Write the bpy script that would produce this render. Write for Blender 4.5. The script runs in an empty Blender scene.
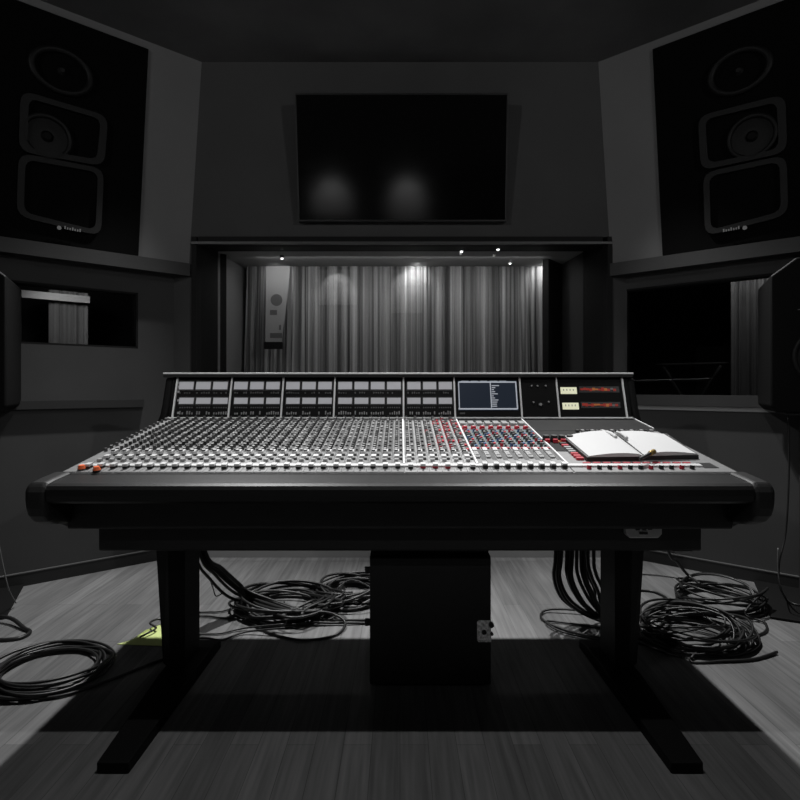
import bpy, math, random
from mathutils import Vector, Matrix
R = random.Random(7)
C = bpy.context.scene.collection
F, CX, CY, EYE = 546.0, 400.0, 388.0, 1.16      # camera: focal length in pixels, principal point, eye height

def W(x, y, d):                                  # pixel + depth -> world point
    return Vector(((x-CX)/F*d, d, EYE+(CY-y)/F*d))
def FL(x, y, z=0.0):                             # pixel -> point on a horizontal plane
    d = (EYE-z)*F/(y-CY)
    return Vector(((x-CX)/F*d, d, z))
PS, PY0, PZ0 = 0.1593, 1.88, 0.867               # control surface: slope, front edge
def pz(y, h=0.0): return PZ0+PS*(y-PY0)+h
def PP(x, y, h=0.0):                             # pixel -> point on the sloping control surface raised by h
    t = (PZ0+h-PS*PY0-EYE)/((CY-y)/F-PS)
    return Vector(((x-CX)/F*t, t, EYE+(CY-y)/F*t))

# ------------------------------------------------------------------ materials
def s2l(v):
    v /= 255.0
    return v/12.92 if v <= .04045 else ((v+.055)/1.055)**2.4
def mat(name, col, rough=.5, metal=0.0, emit=None, es=1.0, vary=0.0, scale=20.0, spec=.5, bump=0.0):
    m = bpy.data.materials.new(name); m.use_nodes = True
    nt = m.node_tree; b = nt.nodes['Principled BSDF']
    if not isinstance(col, (tuple, list)): col = (col, col, col)
    b.inputs['Base Color'].default_value = (*col, 1)
    b.inputs['Roughness'].default_value = rough
    b.inputs['Metallic'].default_value = metal
    b.inputs['Specular IOR Level'].default_value = spec
    if emit is not None:
        b.inputs['Emission Color'].default_value = (*emit, 1); b.inputs['Emission Strength'].default_value = es
    if vary or bump:
        tc = nt.nodes.new('ShaderNodeTexCoord'); n = nt.nodes.new('ShaderNodeTexNoise')
        n.inputs['Scale'].default_value = scale; n.inputs['Detail'].default_value = 4
        nt.links.new(tc.outputs['Object'], n.inputs['Vector'])
        if vary:
            mr = nt.nodes.new('ShaderNodeMapRange')
            mr.inputs['From Min'].default_value = .3; mr.inputs['From Max'].default_value = .7
            mr.inputs['To Min'].default_value = 1-vary; mr.inputs['To Max'].default_value = 1+vary
            vm = nt.nodes.new('ShaderNodeVectorMath'); vm.operation = 'SCALE'
            vm.inputs[0].default_value = col
            nt.links.new(n.outputs['Fac'], mr.inputs['Value']); nt.links.new(mr.outputs['Result'], vm.inputs['Scale'])
            nt.links.new(vm.outputs['Vector'], b.inputs['Base Color'])
        if bump:
            bp = nt.nodes.new('ShaderNodeBump'); bp.inputs['Strength'].default_value = bump; bp.inputs['Distance'].default_value = .002
            nt.links.new(n.outputs['Fac'], bp.inputs['Height']); nt.links.new(bp.outputs['Normal'], b.inputs['Normal'])
    return m

def wood_floor():
    m = bpy.data.materials.new('floor_planks'); m.use_nodes = True
    nt = m.node_tree; N = nt.nodes; L = nt.links; b = N['Principled BSDF']
    tc = N.new('ShaderNodeTexCoord'); mp = N.new('ShaderNodeMapping')
    mp.inputs['Rotation'].default_value = (0, 0, math.pi/2)
    L.new(tc.outputs['Object'], mp.inputs['Vector'])
    br = N.new('ShaderNodeTexBrick'); br.offset = .37; br.offset_frequency = 2
    br.inputs['Scale'].default_value = 1.0; br.inputs['Brick Width'].default_value = 1.15; br.inputs['Row Height'].default_value = .092
    br.inputs['Mortar Size'].default_value = .0012; br.inputs['Mortar Smooth'].default_value = .4
    br.inputs['Color1'].default_value = (.12, .12, .12, 1); br.inputs['Color2'].default_value = (.165, .165, .165, 1)
    br.inputs['Mortar'].default_value = (.07, .07, .07, 1)
    L.new(mp.outputs['Vector'], br.inputs['Vector'])
    mp2 = N.new('ShaderNodeMapping'); mp2.inputs['Scale'].default_value = (26, 1.3, 1)
    L.new(tc.outputs['Object'], mp2.inputs['Vector'])
    no = N.new('ShaderNodeTexNoise'); no.inputs['Scale'].default_value = 2.2; no.inputs['Detail'].default_value = 6
    L.new(mp2.outputs['Vector'], no.inputs['Vector'])
    mr = N.new('ShaderNodeMapRange'); mr.inputs['From Min'].default_value = .3; mr.inputs['From Max'].default_value = .72
    mr.inputs['To Min'].default_value = .76; mr.inputs['To Max'].default_value = 1.26
    L.new(no.outputs['Fac'], mr.inputs['Value'])
    vm = N.new('ShaderNodeVectorMath'); vm.operation = 'SCALE'
    L.new(br.outputs['Color'], vm.inputs[0]); L.new(mr.outputs['Result'], vm.inputs['Scale'])
    L.new(vm.outputs['Vector'], b.inputs['Base Color'])
    b.inputs['Roughness'].default_value = .5; b.inputs['Specular IOR Level'].default_value = .25
    return m

def curtain_mat(name, lo, hi, freq):  # lo and hi streaks paint the light and shade of the folds
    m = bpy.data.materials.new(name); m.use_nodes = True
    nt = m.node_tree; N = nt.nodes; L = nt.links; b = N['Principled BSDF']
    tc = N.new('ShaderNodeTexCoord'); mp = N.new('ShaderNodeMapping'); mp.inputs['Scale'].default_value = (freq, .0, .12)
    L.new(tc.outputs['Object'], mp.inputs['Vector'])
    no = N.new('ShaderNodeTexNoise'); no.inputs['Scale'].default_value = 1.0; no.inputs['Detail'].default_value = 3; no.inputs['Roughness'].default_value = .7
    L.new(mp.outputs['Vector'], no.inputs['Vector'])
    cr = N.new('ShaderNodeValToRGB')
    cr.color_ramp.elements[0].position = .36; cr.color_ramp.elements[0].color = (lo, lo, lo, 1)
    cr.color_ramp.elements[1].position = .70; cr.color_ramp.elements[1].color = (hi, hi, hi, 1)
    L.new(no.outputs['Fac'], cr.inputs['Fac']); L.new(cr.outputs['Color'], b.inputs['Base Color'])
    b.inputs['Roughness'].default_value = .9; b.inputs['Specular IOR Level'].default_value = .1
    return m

def glass_mat(name, refl, tint):
    m = bpy.data.materials.new(name); m.use_nodes = True
    nt = m.node_tree; N = nt.nodes; L = nt.links
    N.remove(N['Principled BSDF']); out = N['Material Output']
    t = N.new('ShaderNodeBsdfTransparent'); t.inputs['Color'].default_value = (tint, tint, tint, 1)
    g = N.new('ShaderNodeBsdfGlossy'); g.inputs['Roughness'].default_value = .01
    mx = N.new('ShaderNodeMixShader'); mx.inputs['Fac'].default_value = refl
    L.new(t.outputs[0], mx.inputs[1]); L.new(g.outputs[0], mx.inputs[2]); L.new(mx.outputs[0], out.inputs['Surface'])
    return m

M = dict(
    floor=wood_floor(),
    ceiling=mat('ceiling_paint', .13, .9, vary=.25, scale=1.5),
    wall=mat('dark_wall_paint', .046, .85, vary=.1, scale=2.0),
    lower=mat('lower_wall_fabric', .048, .9, vary=.12, scale=2.5),
    soffit=mat('grey_soffit_paint', .15, .8, vary=.08, scale=1.5),
    ledge=mat('dark_ledge_board', .022, .6, vary=.15, scale=5),
    base=mat('baseboard_paint', .014, .55),
    basehilite=mat('baseboard_edge', .10, .4),
    frame=mat('window_frame_black', .006, .7, spec=.2),
    frame2=mat('window_frame_grey', .05, .5),
    sill=mat('window_sill_grey', .32, .6),
    cloth=mat('speaker_cloth_black', .0012, .85, spec=.1),
    spk=mat('speaker_black', .0025, .6, spec=.12),
    spk2=mat('speaker_rim', .0045, .6, spec=.3),
    cone=mat('speaker_cone', .0018, .6, spec=.3),
    chrome=mat('bright_metal', .55, .28, 1.0),
    logo=mat('logo_grey', .25, .5),
    tvs=mat('screen_glass_black', .0022, .11, spec=.5),
    tvb=mat('screen_bezel', .006, .35, spec=.6),
    blackplastic=mat('console_black_plastic', .010, .5, spec=.35),
    apron=mat('console_black_steel', .022, .5, spec=.3, vary=.2, scale=8),
    pad=mat('armrest_leather', .008, .45, spec=.24, bump=.35, scale=260),
    cheek=mat('end_panel_grey', .006, .6, spec=.12, vary=.1, scale=10), cheek2=mat('armrest_end_grey', .014, .5, spec=.25),
    panel=mat('console_panel_grey', .17, .5, vary=.12, scale=60),
    panelL=mat('console_panel_light', .27, .5, vary=.12, scale=60),
    paneldk=mat('console_panel_dark', .018, .6, spec=.08, vary=.08, scale=30),
    groove=mat('console_groove', .03, .6),
    white=mat('console_white', .55, .45),
    trim=mat('console_trim', .72, .38, .2),
    knob=mat('knob_grey', .065, .4),
    knobdk=mat('knob_black', .016, .4),
    knobcap=mat('knob_pointer', .30, .4),
    red=mat('knob_red', (.42, .022, .04), .4),
    blue=mat('knob_blue', (.05, .10, .22), .4),
    teal=mat('panel_teal', (.055, .10, .105), .5, vary=.2, scale=50),
    orange=mat('orange_plastic', (.85, .16, .05), .4),
    orange2=mat('amber_plastic', (.50, .14, .04), .4),
    green=mat('green_plastic', (.05, .16, .09), .4),
    face=mat('bridge_face_black', .003, .5, spec=.12),
    lcd=mat('meter_lcd', (.34, .34, .36), .3, emit=(.9, .9, .95), es=.14),
    tick=mat('print_grey', .22, .5),
    scr=mat('console_screen', (.006, .010, .018), .3, emit=(.10, .15, .25), es=.055),
    scrline=mat('console_screen_line', .3, .4, emit=(.62, .68, .8), es=.36),
    vu=mat('lit_dial', (.5, .5, .38), .4, emit=(.95, .95, .66), es=.50),
    led=mat('led_red', (.2, .01, .005), .4, emit=(1, .06, .02), es=.12),
    led2=mat('led_orange', (.2, .06, .01), .4, emit=(1, .28, .05), es=.18),
    frameblk=mat('desk_frame_black', .018, .5, spec=.3),
    frameblk2=mat('desk_foot_black', .005, .6, spec=.15),
    handset=mat('handset_grey', .5, .5),
    case=mat('case_black', .016, .5, spec=.3, vary=.12, scale=6),
    plate=mat('latch_steel', .8, .5, .1, vary=.6, scale=90),
    cable=mat('cable_rubber', .010, .42, spec=.5),
    cablegrey=mat('cable_pale', .12, .5),
    paper=mat('notebook_paper', .50, .8),
    cover=mat('notebook_cover', .014, .5),
    yellow=mat('yellow_paper', (.62, .72, .28), .8),
    brass=mat('pen_brass', (.35, .24, .08), .35, .7),
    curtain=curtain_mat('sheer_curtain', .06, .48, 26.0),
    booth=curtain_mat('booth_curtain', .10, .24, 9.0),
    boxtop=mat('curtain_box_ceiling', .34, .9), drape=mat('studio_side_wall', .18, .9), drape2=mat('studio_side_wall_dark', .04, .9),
    studio=mat('studio_wall', .12, .9),
    banner=mat('banner_white', .30, .8),
    bannerink=mat('banner_grey', .10, .8),
    lamp=mat('lamp_lit', .8, .4, emit=(1, 1, 1), es=3.0),
    glass=glass_mat('window_glass', .07, .93),
    darkglass=glass_mat('booth_glass', .05, .75),
)

# ------------------------------------------------------------------ mesh builder
class MB:
    def __init__(s): s.v = []; s.f = []; s.mi = []; s.mats = []; s.sm = []
    def idx(s, m):
        if m not in s.mats: s.mats.append(m)
        return s.mats.index(m)
    def add(s, vs, fs, m, smooth=False):
        o = len(s.v); i = s.idx(m)
        s.v += [Vector(v) for v in vs]
        for f in fs: s.f.append([o+k for k in f]); s.mi.append(i); s.sm.append(smooth)
    def box(s, x0, x1, y0, y1, z0, z1, m, T=None):
        vs = [Vector((x, y, z)) for z in (z0, z1) for y in (y0, y1) for x in (x0, x1)]
        if T: vs = [T @ v for v in vs]
        s.add(vs, [(0, 2, 3, 1), (4, 5, 7, 6), (0, 1, 5, 4), (2, 6, 7, 3), (0, 4, 6, 2), (1, 3, 7, 5)], m)
    def hexa(s, b, t, m):                           # bottom four and top four points, same order
        s.add(list(b)+list(t), [(3, 2, 1, 0), (4, 5, 6, 7), (0, 1, 5, 4), (1, 2, 6, 5), (2, 3, 7, 6), (3, 0, 4, 7)], m)
    def quad(s, a, b, c, d, m): s.add([a, b, c, d], [(0, 1, 2, 3)], m)
    def prism(s, poly, a, b, m, T=None, axis='x'):  # polygon extruded along an axis between a and b
        n = len(poly)
        def q(p, e):
            v = {'x': Vector((e, p[0], p[1])), 'y': Vector((p[0], e, p[1])), 'z': Vector((p[0], p[1], e))}[axis]
            return T @ v if T else v
        vs = [q(p, a) for p in poly]+[q(p, b) for p in poly]
        fs = [tuple(range(n-1, -1, -1)), tuple(range(n, 2*n))]+[(i, (i+1) % n, n+(i+1) % n, n+i) for i in range(n)]
        s.add(vs, fs, m)
    def cyl(s, c, r, h, m, n=10, T=None, r2=None, cap=None, ax=(0, 0, 1)):
        r2 = r if r2 is None else r2
        ax = Vector(ax).normalized(); u = ax.orthogonal().normalized(); w = ax.cross(u); c = Vector(c)
        ring = [math.cos(2*math.pi*k/n)*u+math.sin(2*math.pi*k/n)*w for k in range(n)]
        lo = [c+r*q for q in ring]; hi = [c+ax*h+r2*q for q in ring]
        if T: lo = [T @ v for v in lo]; hi = [T @ v for v in hi]
        s.add(lo+hi, [(k, (k+1) % n, n+(k+1) % n, n+k) for k in range(n)], m, n > 8)
        s.add(hi, [tuple(range(n))], cap or m); s.add(lo, [tuple(range(n-1, -1, -1))], m)
    def ring(s, c, ax, r, t, m, n=28, k=8, sq=1.0, T=None):   # torus
        ax = Vector(ax).normalized(); u = ax.cross(Vector((0, 0, 1)))
        u = u.normalized() if u.length > .01 else Vector((1, 0, 0)); w = u.cross(ax).normalized(); c = Vector(c)
        vs = []
        for i in range(n):
            a = 2*math.pi*i/n; d = math.cos(a)*u+math.sin(a)*w*sq
            for j in range(k):
                b = 2*math.pi*j/k; vs.append(c+d*(r+t*math.cos(b))+ax*t*math.sin(b))
        if T: vs = [T @ v for v in vs]
        s.add(vs, [(i*k+j, ((i+1) % n)*k+j, ((i+1) % n)*k+(j+1) % k, i*k+(j+1) % k) for i in range(n) for j in range(k)], m, True)
    def tube(s, pts, r, m, k=6, sub=6):
        pts = [Vector(p) for p in pts]
        P = []
        for i in range(len(pts)-1):                 # Catmull-Rom
            a, b, c, d = pts[max(i-1, 0)], pts[i], pts[i+1], pts[min(i+2, len(pts)-1)]
            for j in range(sub):
                t = j/sub
                P.append(.5*((2*b)+(-a+c)*t+(2*a-5*b+4*c-d)*t*t+(-a+3*b-3*c+d)*t**3))
        P.append(pts[-1])
        n0 = None; vs = []
        for i, p in enumerate(P):
            tg = (P[min(i+1, len(P)-1)]-P[max(i-1, 0)])
            tg = tg.normalized() if tg.length > 1e-9 else Vector((1, 0, 0))
            n0 = tg.orthogonal() if n0 is None else n0-tg*n0.dot(tg)
            n0.normalize(); b = tg.cross(n0)
            for j in range(k):
                a = 2*math.pi*j/k; vs.append(p+r*(math.cos(a)*n0+math.sin(a)*b))
        n = len(P)
        s.add(vs, [(i*k+j, i*k+(j+1) % k, (i+1)*k+(j+1) % k, (i+1)*k+j) for i in range(n-1) for j in range(k)]
              + [tuple(range(k-1, -1, -1)), tuple((n-1)*k+j for j in range(k))], m, True)
    def build(s, name, parent=None, bevel=0, seg=2, origin=None, smooth=False):
        me = bpy.data.meshes.new(name)
        if origin is None:
            if parent is not None: origin = worg(parent)
            else:
                xs = [v.x for v in s.v]; ys = [v.y for v in s.v]; zs = [v.z for v in s.v]
                origin = Vector(((min(xs)+max(xs))/2, (min(ys)+max(ys))/2, min(zs)))
        origin = Vector(origin)
        me.from_pydata([v-origin for v in s.v], [], s.f)
        for m in s.mats: me.materials.append(m)
        for p, i, sm in zip(me.polygons, s.mi, s.sm): p.material_index = i; p.use_smooth = sm or smooth
        me.update()
        o = bpy.data.objects.new(name, me); C.objects.link(o)
        if parent is not None:
            o.parent = parent; o.location = origin-worg(parent)
        else: o.location = origin
        if bevel:
            b = o.modifiers.new('edge', 'BEVEL'); b.width = bevel; b.segments = seg; b.limit_method = 'ANGLE'; b.angle_limit = math.radians(35)
        return o
def worg(o):
    v = Vector((0, 0, 0))
    while o is not None: v += o.location; o = o.parent
    return v
def tag(o, label, cat, group=None, kind=None):
    o['label'] = label; o['category'] = cat
    if group: o['group'] = group
    if kind: o['kind'] = kind
    return o
def thing(name, label, cat, loc, group=None):
    o = bpy.data.objects.new(name, None); C.objects.link(o); o.location = loc; o.empty_display_size = .05
    return tag(o, label, cat, group)
def struct(o): o['kind'] = 'structure'; return o
def copy_part(o, parent, offset=(0, 0, 0)):
    c = o.copy(); C.objects.link(c); c.parent = parent; c.location = o.location+Vector(offset); return c

# ------------------------------------------------------------------ room shell
YW = 3.75                                            # front wall
ZC = YW/F*326+EYE                                    # ceiling height
ZL = YW/F*124+EYE                                    # soffit ledge
XB, XT = 1.448, 1.362                                # soffit corner at the ledge and at the ceiling
UD = Vector((.82, -.684, 0)).normalized()            # along the splayed walls, towards the camera (right side)
LEN = 3.3
b = MB(); b.box(-5.2, 5.2, -2.2, 7.2, -.08, 0, M['floor']); struct(b.build('floor'))
b = MB(); b.box(-5.2, 5.2, -2.2, YW+.12, ZC, ZC+.1, M['ceiling']); struct(b.build('ceiling'))
# front wall around the studio window
OX0, OX1 = W(192, 0, YW).x, W(612, 0, YW).x
OZ1 = W(0, 237, YW).z; OZ0 = .86
b = MB()
b.box(-1.56, OX0, YW, YW+.12, 0, ZC, M['wall']); b.box(OX1, 1.56, YW, YW+.12, 0, ZC, M['wall'])
b.box(OX0, OX1, YW, YW+.12, OZ1, ZC, M['wall']); b.box(OX0, OX1, YW, YW+.12, 0, OZ0, M['wall'])
struct(b.build('wall_front'))
b = MB(); b.box(-1.58, 1.58, YW-.015, YW, 0, .05, M['sill']); struct(b.build('baseboard_front'))
b = MB(); b.box(-5.2, 5.2, -2.3, -2.2, 0, ZC, M['studio']); struct(b.build('wall_rear'))

def side_T(sx):                                      # frame (u along wall, v up, w out of the wall into the room)
    u = Vector((UD.x*sx, UD.y, 0)); n = Vector((UD.y*sx, -UD.x, 0))
    return u, n
# lower splayed walls with booth windows
LW = {-1: dict(x0=-1.52, w0=x) if False else None for x in (0,)}
def lowpt(sx, u, z, w=0.0, x0=1.53):
    ud, n = side_T(sx)
    p = Vector((sx*x0, YW+.02, 0))+ud*u+n*w; p.z = z; return p
def low_u(sx, px):                                   # where the view ray of a pixel column meets the lower wall
    d = (px-CX)/F; ud, n = side_T(sx); p = Vector((sx*1.53, YW+.02, 0))
    # (p+ud*u).x = d*(p+ud*u).y
    return (d*p.y-p.x)/(ud.x-d*ud.y)
def low_z(sx, px, py):
    u = low_u(sx, px); y = lowpt(sx, u, 0).y
    return EYE+(CY-py)/F*y
def wbox(b, sx, u0, u1, z0, z1, w0, w1, m):
    lo = [lowpt(sx, u, z0, w) for u, w in ((u0, w0), (u1, w0), (u1, w1), (u0, w1))]
    hi = [lowpt(sx, u, z1, w) for u, w in ((u0, w0), (u1, w0), (u1, w1), (u0, w1))]
    if sx < 0: lo.reverse(); hi.reverse()
    b.hexa(lo, hi, m)
WIN = {-1: (low_u(-1, 138), low_u(-1, -30), low_z(-1, 100, 347), low_z(-1, 100, 289)),
        1: (low_u(1, 623), low_u(1, 790), low_z(1, 700, 402), low_z(1, 700, 281))}
for sx, side in ((-1, 'left'), (1, 'right')):
    u0, u1, z0, z1 = WIN[sx]
    b = MB()
    wbox(b, sx, -.0, u0, 0, ZL, -.10, 0, M['lower']); wbox(b, sx, u1, LEN, 0, ZL, -.10, 0, M['lower'])
    wbox(b, sx, u0, u1, 0, z0, -.10, 0, M['lower']); wbox(b, sx, u0, u1, z1, ZL, -.10, 0, M['lower'])
    struct(b.build('wall_lower_'+side))
    b = MB(); wbox(b, sx, .0, LEN, 0, .075, 0, .014, M['base']); wbox(b, sx, .0, LEN, .075, .081, 0, .016, M['basehilite'])  # light strip paints the highlight along the board's top edge
    struct(b.build('baseboard_'+side))
    # rail board under the window
    b = MB()
    if sx < 0: wbox(b, sx, low_u(-1, 143), LEN, 1.035, 1.085, 0, .03, M['base'])
    else:
        wbox(b, sx, .02, LEN, 1.045, 1.115, 0, .03, M['ledge'])
    struct(b.build('trim_rail_'+side))
    # booth window
    nm = 'window_2' if sx < 0 else 'window_3'
    b = MB(); t = .012
    for a in ((u0, u0+t, z0, z1), (u1-t, u1, z0, z1), (u0, u1, z0, z0+t), (u0, u1, z1-t, z1)):
        wbox(b, sx, a[0], a[1], a[2], a[3], -.10, -.002, M['frame'])
    wn = struct(b.build(nm))
    b = MB(); wbox(b, sx, u0+t, u1-t, z0+t, z1-t, -.06, -.054, M['darkglass']); b.build('pane', wn)
    if sx > 0:
        b = MB(); wbox(b, sx, u0+.02, u1, z0-.055, z0-.002, -.01, .012, M['sill']); b.build('window_sill', wn)
    # booth behind the window
    b = MB()
    wbox(b, sx, u0-.6, u1+.5, .6, .62, -1.5, -.12, M['frame'])
    wbox(b, sx, u0-.6, u1+.5, 2.3, 2.32, -1.5, -.12, M['frame'])
    wbox(b, sx, u0-.6, u1+.5, .6, 2.3, -1.55, -1.5, M['frame'])
    wbox(b, sx, u0-.65, u0-.6, .6, 2.3, -1.5, -.12, M['frame']); wbox(b, sx, u1+.5, u1+.55, .6, 2.3, -1.5, -.12, M['frame'])
    struct(b.build('wall_booth_'+side))
    # upper soffit wall, leaning towards the room
    ud, n = side_T(sx)
    A = Vector((sx*XB, YW, ZL)); B = Vector((sx*XT, YW, ZC))
    lean = Vector((B.x-A.x, 0, 0)); lv = n*(lean.dot(n)/n.dot(n))
    def soff(u, v, w=0.0, A=A, B=B, ud=ud, n=n):      # u along, v 0..1 from ledge to ceiling, w into the room
        return A.lerp(B, v)+ud*u+n*w
    b = MB()
    lo = [soff(0, 0), soff(LEN, 0), soff(LEN, 0, -.2), soff(0, 0, -.2)]; hi = [soff(0, 1), soff(LEN, 1), soff(LEN, 1, -.2), soff(0, 1, -.2)]
    if sx > 0: lo.reverse(); hi.reverse()
    b.hexa(lo, hi, M['soffit']); struct(b.build('wall_soffit_'+side))
    b = MB()
    lo = [soff(0, 0, -.16), soff(LEN, 0, -.16), soff(LEN, 0, .02), soff(0, 0, .02)]
    hi = [p.copy() for p in lo]
    for p in lo: p.z = ZL-.085
    if sx < 0: lo.reverse(); hi.reverse()
    b.hexa(lo, hi, M['ledge']); struct(b.build('trim_ledge_'+side))
    e = lowpt(sx, LEN, 0)
    b = MB(); b.box(min(e.x, e.x+sx*.1), max(e.x, e.x+sx*.1), -2.2, e.y+.1, 0, ZC, M['wall']); struct(b.build('wall_side_'+side))

    # ---- main monitor built into the soffit
    nn = (soff(1, 0)-soff(0, 0)).cross(soff(0, 1)-soff(0, 0)).normalized()
    if nn.y > 0: nn = -nn
    def hit(px, py, off=0.0):                          # view ray onto the soffit plane
        d = Vector(((px-CX)/F, 1, (CY-py)/F)); o = Vector((0, 0, EYE)); a = soff(0, 0)+nn*off
        return o+d*((a-o).dot(nn)/d.dot(nn))
    def mx(px): return px if sx < 0 else 801-px
    up = (soff(0, 1)-soff(0, 0)).normalized(); uh = nn.cross(up).normalized()
    if uh.x*sx < 0: uh = -uh
    vpan = (hit(mx(148), 50).z-ZL)/(ZC-ZL)
    up0 = (hit(mx(148), 50)-soff(0, vpan)).dot(ud); up1 = (hit(mx(138), 249)-soff(0, 0)).dot(ud)
    base = soff(1.0, 0)
    t = thing('soffit_monitor', 'large black main monitor set in the grey soffit, upper %s of the window wall' % side,
              'speaker', base, 'main monitors in the soffits')
    def quadbox(b, P4, h, m, h0=0.0):
        lo = [p+nn*h0 for p in P4]; hi = [p+nn*h for p in P4]
        if (P4[1]-P4[0]).cross(P4[2]-P4[1]).dot(nn) < 0: lo.reverse(); hi.reverse()
        b.hexa(lo, hi, m)
    b = MB(); quadbox(b, [soff(up1, .003), soff(up1+1.45, .003), soff(up0+1.45, vpan), soff(up0, vpan)], .012, M['cloth']); b.build('baffle', t)
    def rr(b, P4, wd, h, m):                           # raised rectangular rim with mitred corners
        out = []
        for i in range(4):
            p, a_, c_ = P4[i], P4[i-1], P4[(i+1) % 4]
            a_ = p+(a_-p).normalized()*.07; c_ = p+(c_-p).normalized()*.07
            out += [a_*(1-f)**2+p*2*f*(1-f)+c_*f*f for f in (0, .25, .5, .75, 1)]
        c = sum(P4, Vector())/4; n_ = len(out)
        inner = [p+(c-p).normalized()*wd*1.25 for p in out]
        vs = [p+nn*.012 for p in out]+[p+nn*h for p in out]+[p+nn*h for p in inner]+[p+nn*.012 for p in inner]
        fs = [(k*n_+i, k*n_+(i+1) % n_, (k+1)*n_+(i+1) % n_, (k+1)*n_+i) for k in range(3) for i in range(n_)]
        b.add(vs, fs, m)
    cx = 1
    def loc(dx, dz, c0): return c0+uh*dx+up*dz
    # driver positions from the horn, woofer and port
    hc = hit(mx(62), 72, .012); wc = hit(mx(47) if sx < 0 else 752, 137, .012)
    tl, tr = (hit(107, 118), hit(20, 92)) if sx < 0 else (hit(699, 118), hit(786, 96))
    bl, br_ = (hit(103, 168), hit(18, 153)) if sx < 0 else (hit(702, 172), hit(788, 154))
    b = MB(); rr(b, [tl, tr, br_, bl], .035, .035, M['spk2']); b.build('midrange_frame', t)
    b = MB(); b.ring(wc+nn*.012, nn, .118, .013, M['spk2'], sq=1.0); b.build('driver_ring', t)
    b = MB(); b.cyl(wc+nn*.004, .112, .006, M['cone'], 28, r2=.05, ax=nn); b.cyl(wc+nn*.008, .035, .016, M['spk'], 16, r2=.02, ax=nn); b.build('driver_cone', t)
    q = ((103, 170), (18, 154), (16, 217), (100, 237)) if sx < 0 else ((704, 174), (787, 156), (789, 216), (706, 237))
    b = MB(); rr(b, [hit(*p) for p in q], .03, .03, M['spk2']); b.build('port_frame', t)
    b = MB(); b.ring(hc+nn*.006, nn, .15, .022, M['cone'], sq=.8); b.cyl(hc, .13, .01, M['cloth'], 24, r2=.04, ax=nn)
    b.cyl(hc, .03, .03, M['spk2'], 14, r2=.012, ax=nn); b.build('horn', t)
    lg = hit(59, 228, .03) if sx < 0 else hit(745, 228, .03)
    b = MB()
    b.cyl(lg-uh*sx*.0+nn*.004-ud*.0, .012, .005, M['logo'], 12, ax=nn)
    for k in range(7):
        w_ = .007; h_ = .012+.006*(k % 3 == 0); c0 = lg-uh*(.03+k*.013)*1.0 if sx > 0 else lg+uh*-(.03+k*.013)
        quadbox(b, [c0-uh*w_/2, c0+uh*w_/2, c0+uh*w_/2+up*h_, c0-uh*w_/2+up*h_], .008, M['logo'], .004)
    nb = b.build('name_badge', t); nb['label'] = 'small pale badge'

# ------------------------------------------------------------------ booth contents
def pleats(b, p0, p1, z0, z1, depth, m, n, seed=1, flare=0.0):
    rr_ = random.Random(seed); d = p1-p0; L = d.length; d.normalize(); nrm = Vector((d.y, -d.x, 0))
    ph = [rr_.uniform(0, 6.28) for _ in range(6)]; fr = [n*q for q in (1, 1.63, .55, 2.4, .31, 3.3)]
    S = n*14; vs = []
    for zz in range(7):
        fz = zz/6
        for i in range(S+1):
            t_ = i/S
            w = sum(math.sin(6.283*fr[k]*t_+ph[k])*a for k, a in enumerate((1, .5, .6, .3, .5, .15)))
            p = p0+d*L*((t_-.5)*(1+flare*fz)+.5)+nrm*depth*w*(.55+.45*fz)
            vs.append((p.x, p.y, z1+(z0-z1)*fz))
    b.add(vs, [(zz*(S+1)+i, zz*(S+1)+i+1, (zz+1)*(S+1)+i+1, (zz+1)*(S+1)+i) for zz in range(6) for i in range(S)], m, True)
u0, u1, z0, z1 = WIN[1]
def ray_low(sx, px, w):                              # column ray onto a plane parallel to the lower wall, w behind
    d = (px-CX)/F; ud, n = side_T(sx); p = Vector((sx*1.53, YW+.02, 0))+n*w
    u = (d*p.y-p.x)/(ud.x-d*ud.y); q = p+ud*u; return q
b = MB(); pleats(b, ray_low(1, 731, -.5), ray_low(1, 772, -.5), .64, 2.25, .012, M['booth'], 5, 3)
tag(b.build('booth_curtain'), 'pale pleated curtain strip behind the right booth glass, beside the black floor speaker', 'curtain')
b = MB(); pleats(b, ray_low(-1, 49, -.7), ray_low(-1, 88, -.7), .64, 1.86, .01, M['booth'], 4, 5)
tag(b.build('booth_curtain'), 'grey curtain seen through the small left booth window', 'curtain')
b = MB(); p0, p1 = ray_low(-1, 5, -.64), ray_low(-1, 89, -.64)
zz = EYE+(CY-301)/F*p1.y
d = (p1-p0).normalized(); nq = Vector((d.y, -d.x, 0))*.03
b.hexa([v+Vector((0, 0, zz-.02)) for v in (p0, p1, p1+nq, p0+nq)], [v+Vector((0, 0, zz+.03)) for v in (p0, p1, p1+nq, p0+nq)], M['sill'])
tag(b.build('curtain_rail'), 'pale horizontal rail above the curtain in the left booth window', 'rail')
# folding keyboard stand, dim behind the right booth glass
b = MB(); o1, o2 = ray_low(1, 668, -.55), ray_low(1, 716, -.55)
T0 = (o1+o2)/2; dd = (o2-o1).normalized()
zt, zb = EYE+(CY-366)/F*T0.y, .62
stand = thing('folding_stand', 'dim folding X stand in the dark behind the right booth glass', 'stand', (T0.x, T0.y, zb))
for s_ in (-1, 1):
    b = MB(); b.tube([T0-dd*.19*s_+Vector((0, 0, zb+.012)), T0+dd*.19*s_+Vector((0, 0, zt))], .012, M['paneldk']); b.build('leg', stand)
b = MB(); b.tube([T0-dd*.24+Vector((0, 0, zt+.012)), T0+dd*.24+Vector((0, 0, zt+.012))], .012, M['paneldk']); b.build('top_bar', stand)

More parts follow.
